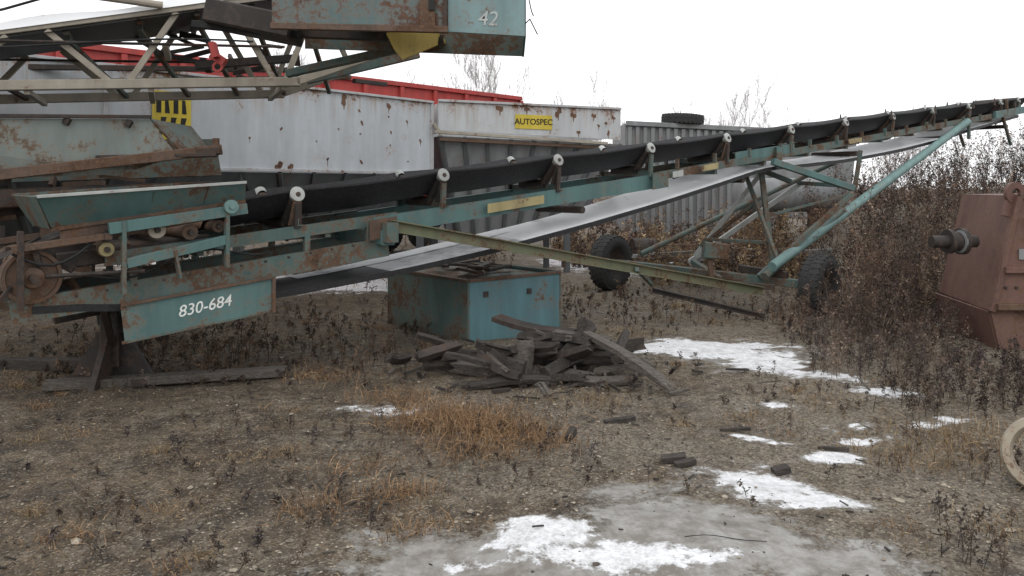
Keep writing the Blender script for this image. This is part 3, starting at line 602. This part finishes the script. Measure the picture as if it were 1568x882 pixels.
# ---------------------------------------------------------------- timber pile
tp=MB('timber_pile')
def plank(x,y,z,ang,l,w,h,tilt=0,mt=WOOD,roll=0):
    # a split, slightly bent board with ragged ends
    dd=Vector((math.cos(ang),math.sin(ang),tilt)).normalized(); c_=U(x,y,z); sd=Vector((-math.sin(ang),math.cos(ang),0))
    up=Vector((math.sin(roll)*-math.sin(ang),math.sin(roll)*math.cos(ang),math.cos(roll))); sd=dd.cross(up).normalized(); up=sd.cross(dd)
    n=6; rings=[]; bend=random.uniform(-.03,.03)
    for i in range(n+1):
        t=i/n-.5; k=1-.25*random.random() if i in(0,n) else 1-.07*random.random(); cc_=c_+dd*l*t+up*bend*math.cos(t*3.14)
        rg=[]
        for a_,b_ in((-1,-1),(0,-1),(1,-1),(1,0),(1,1),(.2,1),(-1,1),(-1,0)):
            e=random.uniform(-.05,.05)*l if i in(0,n) else 0
            rg.append(cc_+sd*a_*w/2*k*random.uniform(.9,1.05)+up*b_*h/2*k*random.uniform(.88,1.08)+dd*e)
        rings.append(rg)
    vs=[p for r_ in rings for p in r_]; fs=[]
    for i in range(n):
        for j in range(8): fs.append([i*8+j,i*8+(j+1)%8,(i+1)*8+(j+1)%8,(i+1)*8+j])
    fs+= [list(range(8))[::-1],[n*8+j for j in range(8)]]
    tp.add(vs,fs,mt)
for a in [(-.35,7.25,.05,.05,.9,.14,.08),(.1,6.9,.05,-.1,1.2,.14,.10),(.35,7.3,.07,.3,1.2,.18,.12),(.15,7.15,.16,.15,.9,.16,.10),(.55,7.15,.18,-.15,.8,.16,.11),
  (-.3,7.1,.13,-.2,.6,.12,.07),(.75,7.5,.10,.2,1.0,.14,.12),(.5,7.0,.10,.9,.7,.12,.10),(.05,6.8,.10,1.3,.35,.16,.16),(.75,6.7,.03,.15,.5,.10,.04),
  (.35,6.7,.05,-.5,.6,.08,.06),(-.55,7.3,.12,.4,.5,.12,.06),(.62,7.25,.28,.2,.5,.10,.08),(.0,6.6,.03,.1,.7,.1,.04),(.95,7.0,.06,.1,.5,.1,.06),(.4,7.2,.27,-.5,.7,.14,.08),(.2,7.0,.24,.7,.6,.12,.08)]:
    plank(*a[:7],tilt=random.uniform(-.18,.18),roll=random.uniform(-.5,.5),mt=random.choice([WOOD,WOOD,WOODL]))
for k in range(26):
    plank(random.gauss(.25,.42),random.gauss(7.05,.2),random.uniform(.08,.32),random.uniform(-.9,1.4),random.uniform(.2,.55),random.uniform(.04,.12),random.uniform(.02,.08),tilt=random.uniform(-.6,.7),roll=random.uniform(-.8,.8),mt=random.choice([WOOD,WOOD,WOODL,DRUST]))
plank(.97,6.75,.19,-.945,1.02,.11,.045,tilt=-.28,mt=WOODL)
pl=[U(-.15+.1*k,7.7-.05*k,.39-.014*k-.025*math.sin(k*.55)) for k in range(8)]
for a_,b_ in zip(pl,pl[1:]): tp.beam(a_,b_+(b_-a_)*.1,.20,.045,DRUST)
plank(.63,7.22,.30,1.0,.32,.08,.08,tilt=6); plank(.09,6.82,.19,1.0,.3,.15,.12,tilt=5,mt=WOODL)
for k in range(130):
    x=random.gauss(.3,.7); y=random.gauss(6.9,.4); a_=random.random()*6.28; l=random.uniform(.04,.22); z=gz(x,y)+.02
    tp.beam(U(x,y,z),U(x+math.cos(a_)*l,y+math.sin(a_)*l,z+random.uniform(0,.07)),random.uniform(.012,.04),random.uniform(.006,.025),random.choice([WOOD,WOODL]))
tp.done()
lg=MB('railway_timber'); lg.beam(U(-3.75,6.45,.05),U(-1.95,6.95,.05),.15,.07,WOODL); lg.beam(U(-4.6,7.2,.06),U(-3.3,7.1,.07),.12,.10,WOOD); lg.done()
db=MB('wood_debris')
for (x,y,a_,l,w,h_) in((.95,4.72,-.1,.14,.08,.035),(1.0,4.64,.2,.12,.05,.03),(.75,5.6,.2,.22,.05,.03),(1.55,4.63,.1,.09,.07,.035),(2.0,5.0,-.6,.18,.03,.02),(.38,5.25,1.2,.14,.05,.05),(1.5,5.4,-.2,.2,.03,.02)):
    z=gz(x,y)+h_*.3; db.beam(U(x-math.cos(a_)*l/2,y-math.sin(a_)*l/2,z),U(x+math.cos(a_)*l/2,y+math.sin(a_)*l/2,z+.02),w,h_,WOOD)
for k in range(900):
    y=3.2+random.random()**1.4*9; x=random.uniform(-.66,.66)*y
    if (field(SNOW,x,y)>.4 or field(ICE,x,y)>.5) and random.random()<.88: continue
    a_=random.random()*6.28; l=random.uniform(.01,.06); z=gz(x,y)+.006
    db.beam(U(x,y,z),U(x+math.cos(a_)*l,y+math.sin(a_)*l,z+random.uniform(-.005,.015)),random.uniform(.003,.012),random.uniform(.003,.008),random.choice([WOOD,WOOD,WOODL]))
db.done()
wr=MB('thin_wire'); wr.tube([U(.78+k*.045,3.63+.03*math.sin(k*.35)-.006*k,gz(.78+k*.045,3.63)+.008+.006*math.sin(k*.9)) for k in range(9)],.002,BLACK,5); wr.done()  # loose wire lying on the ice
st=MB('gravel_stones'); STM=[simple('stone_a',(.19,.165,.13),.9,30),simple('stone_b',(.31,.27,.215),.9,30),simple('stone_c',(.10,.085,.07),.9,30)]
ic=[(0,0,1),(.9,0,.3),(.28,.85,.35),(-.72,.53,.3),(-.72,-.53,.35),(.28,-.85,.3),(0,0,-.6)]
icf=[[0,1,2],[0,2,3],[0,3,4],[0,4,5],[0,5,1],[6,2,1],[6,3,2],[6,4,3],[6,5,4],[6,1,5]]
for k in range(14000):
    y=3.1+random.random()**1.8*7; x=random.uniform(-.68,.68)*y
    if x<.0 and random.random()<.5: continue
    if (field(SNOW,x,y)>.45 or field(ICE,x,y)>.5) and random.random()<.95: continue
    if noise.noise(Vector((x*.9,y*.9,5)))<-.05 and random.random()<.7: continue
    r_=random.choice([.004,.005,.006,.008,.01,.012]) if random.random()<.985 else random.uniform(.018,.032); a_=random.random()*6.28; sx_=random.uniform(.7,1.5); z=gz(x,y)
    vs=[(x+(v_[0]*sx_*math.cos(a_)-v_[1]*math.sin(a_))*r_*random.uniform(.8,1.2),y+(v_[0]*sx_*math.sin(a_)+v_[1]*math.cos(a_))*r_*random.uniform(.8,1.2),z+v_[2]*r_*random.uniform(.5,.9)) for v_ in ic]
    st.add(vs,icf,random.choice(STM))
st.done()
# ---------------------------------------------------------------- vegetation
class Veg:
    def __init__(s): s.P=[];s.C=[]
    def add(s,p0,p1,w0,w1,col):
        n=len(p0); d=p1-p0; rv=rng.normal(size=(n,3)); sd=np.cross(d,rv); sd/= (np.linalg.norm(sd,axis=1,keepdims=True)+1e-9)
        w0=np.broadcast_to(w0,(n,)).reshape(-1,1); w1=np.broadcast_to(w1,(n,)).reshape(-1,1)
        q=np.stack([p0-sd*w0,p0+sd*w0,p1+sd*w1,p1-sd*w1],axis=1); s.P.append(q.reshape(-1,3)); s.C.append(np.repeat(col,4,axis=0))
    def done(s,name,parent=None):
        P=np.concatenate(s.P); Cc=np.concatenate(s.C); n=len(P)//4
        me=bpy.data.meshes.new(name); me.vertices.add(len(P)); me.vertices.foreach_set('co',P.astype(np.float32).ravel())
        me.loops.add(len(P)); me.loops.foreach_set('vertex_index',np.arange(len(P),dtype=np.int32))
        me.polygons.add(n); me.polygons.foreach_set('loop_start',np.arange(0,len(P),4,dtype=np.int32))
        me.update(calc_edges=True)
        a=me.attributes.new('Col','FLOAT_COLOR','POINT'); c4=np.concatenate([np.clip(Cc,0,1),np.ones((len(P),1))],axis=1); a.data.foreach_set('color',c4.astype(np.float32).ravel())
        me.materials.append(PLANT); o=bpy.data.objects.new(name,me); sc.collection.objects.link(o)
        if parent: o.parent=parent
        return o
def cols(n,pal,var=.35):
    pal=np.array(pal); return pal[rng.integers(0,len(pal),n)]*(1+rng.uniform(-var,var,(n,1)))
STRAW=[(.25,.18,.105),(.20,.14,.08),(.30,.225,.14),(.16,.105,.065)]
BRN=[(.10,.068,.047),(.07,.05,.038),(.13,.088,.062),(.05,.038,.031)]
REDB=[(.12,.075,.055),(.09,.06,.048),(.16,.11,.078),(.065,.048,.042),(.09,.07,.06),(.20,.15,.115)]
def gzv(x,y): return np.array([gz(a_,b_) for a_,b_ in zip(x,y)])
def blades(V_,x,y,hgt,lean,width,col,seg=3):
    n=len(x); p=np.stack([x,y,gzv(x,y)-.005],axis=1); a=rng.uniform(0,2*np.pi,n); dr=np.stack([np.cos(a),np.sin(a),np.zeros(n)],axis=1)
    for k in range(seg):
        t=(k+1)/seg; d=dr*(lean*t*hgt/seg)[:,None]+np.array([0,0,1.])*(np.maximum(.05,1-lean*t*.9)*hgt/seg)[:,None]
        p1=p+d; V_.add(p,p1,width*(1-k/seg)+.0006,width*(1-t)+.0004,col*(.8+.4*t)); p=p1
def plants(V_,x,y,hgt,col,nb,nl,leaf,sw=.003,droop=0.0,leafcol=None,z=None,spread=.5,lean=.35):
    n=len(x); zz=gzv(x,y) if z is None else z; p=np.stack([x,y,zz-.01],axis=1); a=rng.uniform(0,2*np.pi,n); L=rng.uniform(.02,lean,n)
    dr=np.stack([np.cos(a)*L,np.sin(a)*L,np.ones(n)],axis=1); nodes=[p]
    for k in range(4):
        d=dr*(hgt/4)[:,None]+rng.normal(size=(n,3))*(hgt*.03)[:,None]; p1=nodes[-1]+d
        V_.add(nodes[-1],p1,sw*(1-k*.2),sw*(1-(k+1)*.2)+.0004,col*.9); nodes.append(p1)
    nd=np.stack(nodes,axis=1)
    idx=np.repeat(np.arange(n),nb); t=rng.uniform(.8,3.99,len(idx)); k=t.astype(int); f=(t-k)[:,None]
    b0_=nd[idx,k]*(1-f)+nd[idx,np.minimum(k+1,4)]*f
    a=rng.uniform(0,2*np.pi,len(idx)); bl_=hgt[idx]*rng.uniform(.12,.35,len(idx))*(1.25-t/5)
    d=np.stack([np.cos(a)*spread,np.sin(a)*spread,rng.uniform(.3,1.0,len(idx))-droop],axis=1); d/=np.linalg.norm(d,axis=1,keepdims=True)
    b1_=b0_+d*bl_[:,None]; V_.add(b0_,b1_,sw*.55,sw*.3,col[idx])
    if nl:
        j=np.repeat(np.arange(len(idx)),nl); ff=rng.uniform(.3,1.08,len(j))[:,None]; lp=b0_[j]*(1-ff)+b1_[j]*ff+rng.normal(size=(len(j),3))*leaf*.5
        ld=rng.normal(size=(len(j),3)); ld/=np.linalg.norm(ld,axis=1,keepdims=True); ls=leaf*rng.uniform(.5,1.3,len(j))
        lc=(leafcol if leafcol is not None else col)[idx[j]]*rng.uniform(.6,1.5,(len(j),1)); V_.add(lp,lp+ld*ls[:,None],ls*.3,ls*.12,lc)
def blocked(x,y):
    return np.array([ (field(ICE,a_,b_)>.5) or (field(SNOW,a_,b_)>.5) for a_,b_ in zip(x,y)])
def cluster(x,y,f,o): return np.array([noise.noise(Vector((a_*f,b_*f,o)))+.5*noise.noise(Vector((a_*f*2.7,b_*f*2.7,o+4))) for a_,b_ in zip(x,y)])
lv=Veg(); n=44000; y=3.0+rng.random(n)**1.5*11; x=rng.uniform(-.72,.72,n)*y
keep=(cluster(x,y,1.3,9)>rng.uniform(-.45,.40,n))&~blocked(x,y)&~((x>.7)&(y<6)&(rng.random(n)<.6)); x=x[keep];y=y[keep];n=len(x)
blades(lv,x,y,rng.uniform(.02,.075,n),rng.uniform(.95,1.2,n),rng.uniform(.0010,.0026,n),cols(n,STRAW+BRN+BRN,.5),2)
lv.done('ground_litter')
gv=Veg()
ORG=[(.25,.155,.085),(.20,.12,.068),(.31,.215,.13),(.15,.095,.058)]
cl=[(-.45,5.55,.38,1200,.17,1),(-.12,5.35,.32,900,.16,1),(-.85,6.2,.35,350,.14,1),(-1.6,6.9,.3,250,.14,1),(-.6,4.2,.22,250,.11,1),(-1.0,4.0,.2,180,.10,1),(-.25,4.9,.32,450,.12,1),(.1,5.1,.32,400,.12,1),(-.9,4.6,.25,160,.09,1),(1.2,8.9,.5,300,.12,0),(-.4,3.75,.2,160,.10,1),(2.5,4.9,.4,400,.13,0),(2.9,5.3,.4,450,.15,0),(.5,6.1,.35,200,.10,0),(2.2,6.1,.4,200,.10,0),(2.4,3.8,.3,200,.10,0)]
for k in range(90):
    y_=3.3+random.random()**1.2*8; x_=random.uniform(-.68,.68)*y_
    if field(ICE,x_,y_)>.4 or field(SNOW,x_,y_)>.4: continue
    cl.append((x_,y_,random.uniform(.05,.2),random.randint(20,90),random.uniform(.04,.10),random.random()<.3))
for (cx,cy,r_,n,hh,og) in cl:
    x=cx+rng.normal(size=n)*r_*.6; y=cy+rng.normal(size=n)*r_*.45
    k=~blocked(x,y); x=x[k]; y=y[k]; n=len(x)
    if n==0: continue
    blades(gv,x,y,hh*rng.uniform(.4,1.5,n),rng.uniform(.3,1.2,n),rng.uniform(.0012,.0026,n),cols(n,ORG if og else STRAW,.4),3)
gv.done('dead_grass')
wv=Veg(); n=1500; y=3.3+rng.random(n)**1.0*8.5; x=rng.uniform(-.7,.7,n)*y
keep=(cluster(x,y,.9,22)>rng.uniform(-.25,.4,n))&~blocked(x,y); x=x[keep];y=y[keep];n=len(x)
c=cols(n,[(.055,.044,.04),(.08,.062,.05),(.10,.075,.055),(.06,.05,.05)],.3); plants(wv,x,y,rng.uniform(.04,.15,n),c,6,7,.014,.002,lean=.8)
tx=np.array([-.35,-.1,.05,-.95,-1.9,2.15,2.35,2.5,-1.3,.33,.75,2.0,-2.6,2.7,2.75,1.85,1.95,2.05,1.9]); ty=np.array([5.9,5.5,4.9,5.1,5.3,4.5,4.7,5.1,4.4,5.6,6.1,5.6,5.8,4.6,4.1,3.45,3.5,3.4,3.3])
for rep in range(2):
    n=len(tx); plants(wv,tx+rng.normal(size=n)*.06,ty+rng.normal(size=n)*.06,rng.uniform(.14,.32,n),cols(n,[(.055,.044,.04),(.085,.065,.053)],.3),7,7,.013,.0025)
wv.done('dead_weeds')
th=Veg()
def thick(n,x0,x1,y0,y1,h0,h1,pal,nb=9,nl=6,leaf=.03,cond=None,sw=.004,spread=.5,hmod=None):
    x=rng.uniform(x0,x1,n); y=rng.uniform(y0,y1,n); j=rng.normal(size=n)
    k=~((x>4.3)&(x<7)&(y>7.2)&(y<9.3))&~(((x/y)>.34+.015*j)&((x/y)<.425+.02*j)&(y<10.6)&(y>8.0))
    k&=~((((x-3.3)/1.4)**2+((y-11.4)/1.3)**2<1)&(rng.random(n)>.15))
    if cond is not None: k&=cond(x,y)
    x=x[k];y=y[k]; n=len(x)
    hv=rng.uniform(h0,h1,n)*np.clip(.85+1.1*cluster(x,y,.8,31),.35,1.5)
    hv=np.where((x/y>.52)&(y<7.6),np.minimum(hv,.24),hv)
    pc=cols(n,pal,.4)*np.clip(1+.9*cluster(x,y,.9,50),.55,1.5)[:,None]
    plants(th,x,y,hv,pc,nb,nl,leaf,sw,spread=spread)
DK=[(.07,.055,.05),(.05,.041,.04),(.09,.066,.056),(.11,.082,.066),(.15,.115,.09)]
thick(650,2.6,6.0,5.6,7.6,.18,.5,DK,10,5,.018,lambda x,y:(x>2.35+(y<6.6)*.6+.25*np.sin(y*3)+(y>7)*.3+.2*rng.normal(size=len(x)))&(x<.75*y),.003)
thick(560,3.2,5.5,7.6,10.4,.35,.85,DK+REDB,11,4,.022,lambda x,y:(x>3.4+.2*rng.normal(size=len(x))),.0035)
thick(600,4.3,8.5,9.3,12.5,.5,1.15,REDB,11,4,.026,lambda x,y:(x/y>.41+.02*rng.normal(size=len(x))))
thick(1050,4.8,13,11.5,18,.7,1.5,REDB+DK,11,4,.035,lambda x,y:(x>.39*y+.5*rng.normal(size=len(x))),.005)
thick(700,8.0,17,14,21,.9,1.8,DK,12,3,.04,None,.006)
thick(450,1.0,6,15.5,20,.3,.9,REDB+STRAW,8,6,.045)
thick(350,2.2,5.0,12.4,14.8,.25,.8,REDB+STRAW,9,6,.032)
thick(260,1.5,5.5,9.5,13,.08,.3,REDB+STRAW,6,6,.02)
thick(200,-1.2,3,9.5,13,.06,.25,REDB+BRN,6,6,.02)
thick(260,-4.6,-.8,7,10,.06,.28,BRN+[(.05,.045,.04)],6,5,.02)
thick(350,-8,0,12,18,.1,.6,BRN+STRAW,6,6,.03)
thick(160,-4.2,-2.2,6.6,8.2,.08,.28,BRN,6,5,.02)
n=260; x=rng.uniform(3.0,4.6,n); y=rng.uniform(8.0,10.1,n); plants(th,x,y,rng.uniform(.1,.42,n)*np.clip(.8+cluster(x,y,1.2,3),.4,1.3),cols(n,DK+REDB,.3),9,5,.02,.003)
th.done('dead_brush_thicket')
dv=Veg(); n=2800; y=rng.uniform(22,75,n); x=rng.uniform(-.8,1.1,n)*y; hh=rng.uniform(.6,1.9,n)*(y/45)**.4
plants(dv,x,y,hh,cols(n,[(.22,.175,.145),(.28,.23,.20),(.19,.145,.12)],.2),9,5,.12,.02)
dv.done('distant_shrubs')
def tree(name,x,y,H_,seed,col=(.50,.48,.48),spread=.45):  # pale bark colour stands in for haze over the distance
    r=random.Random(seed); V_=Veg(); P0=[];P1=[];W0=[];W1=[]
    def br(p,d,l,w,dep):
        k=3
        for i in range(k):
            d2_=(d+Vector((r.gauss(0,.10),r.gauss(0,.10),r.gauss(.06,.05)))).normalized(); q=p+d2_*l/k; w2=w*.86
            P0.append(p[:]);P1.append(q[:]);W0.append(w);W1.append(w2)
            if dep>0:
                for _ in range(2 if dep>1 else 3):
                    if r.random()<.85:
                        a_=r.uniform(0,6.28); s_=r.uniform(.3,.8)*spread*1.5; nd_=(d2_+Vector((math.cos(a_)*s_,math.sin(a_)*s_,r.uniform(0,.35)))).normalized()
                        br(q,nd_,l*r.uniform(.42,.62),w2*.5,dep-1)
            p=q;d=d2_;w=w2
    for s_ in range(4): br(Vector((x+r.gauss(0,.9),y,gz(x,y)-.1)),Vector((r.gauss(0,.12),r.gauss(0,.1),1)).normalized(),H_*.66*r.uniform(.7,1),H_*.006,4)
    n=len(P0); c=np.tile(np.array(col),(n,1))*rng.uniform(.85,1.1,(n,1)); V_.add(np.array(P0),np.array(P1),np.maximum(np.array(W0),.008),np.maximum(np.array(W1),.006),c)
    V_.done(name)
for i,(x,y,h_) in enumerate([(-2.9,46,9.8),(-6.0,50,9.0),(6.6,54,7.6),(15.5,58,8.2),(-13,48,9.0),(21,62,7.0),(29,60,6.4)]):
    tree('bare_tree',x,y,h_,i+3)
# ---------------------------------------------------------------- world / light / camera
w=bpy.data.worlds.new('World'); sc.world=w; w.use_nodes=True; nt=w.node_tree; bg=nt.nodes['Background']
sky=N(nt,'ShaderNodeTexSky',sky_type='NISHITA'); sky.sun_disc=False; sky.sun_elevation=math.radians(40); sky.sun_rotation=math.radians(200); sky.dust_density=5
bg.inputs['Strength'].default_value=.125
cl_=N(nt,'ShaderNodeTexCoord').outputs['Generated']; cn=noisen(nt,1.4,5,.5,cl_)
cloud=ramp(nt,cn,[(.2,(10.2,10.3,10.5)),(.8,(12.0,12.0,12.1))])
cc=mix(nt,.95,sky.outputs[0],cloud); nt.links.new(cc,bg.inputs['Color'])
sl=bpy.data.lights.new('sun','SUN'); sl.energy=.6; sl.angle=math.radians(35); sl.color=(1,.97,.93)
so=bpy.data.objects.new('sun',sl); sc.collection.objects.link(so); so.rotation_euler=(math.radians(50),0,math.radians(-20))
cam=bpy.data.cameras.new('camera'); co=bpy.data.objects.new('camera',cam); sc.collection.objects.link(co); sc.camera=co
co.location=(0,0,1.65); co.rotation_euler=(math.radians(90),0,0); cam.sensor_width=36; cam.lens=36*1230/1568; cam.shift_y=-(441-285)/1568; cam.clip_end=2000
print('faces',sum(len(o.data.polygons) for o in sc.objects if o.type=='MESH'))
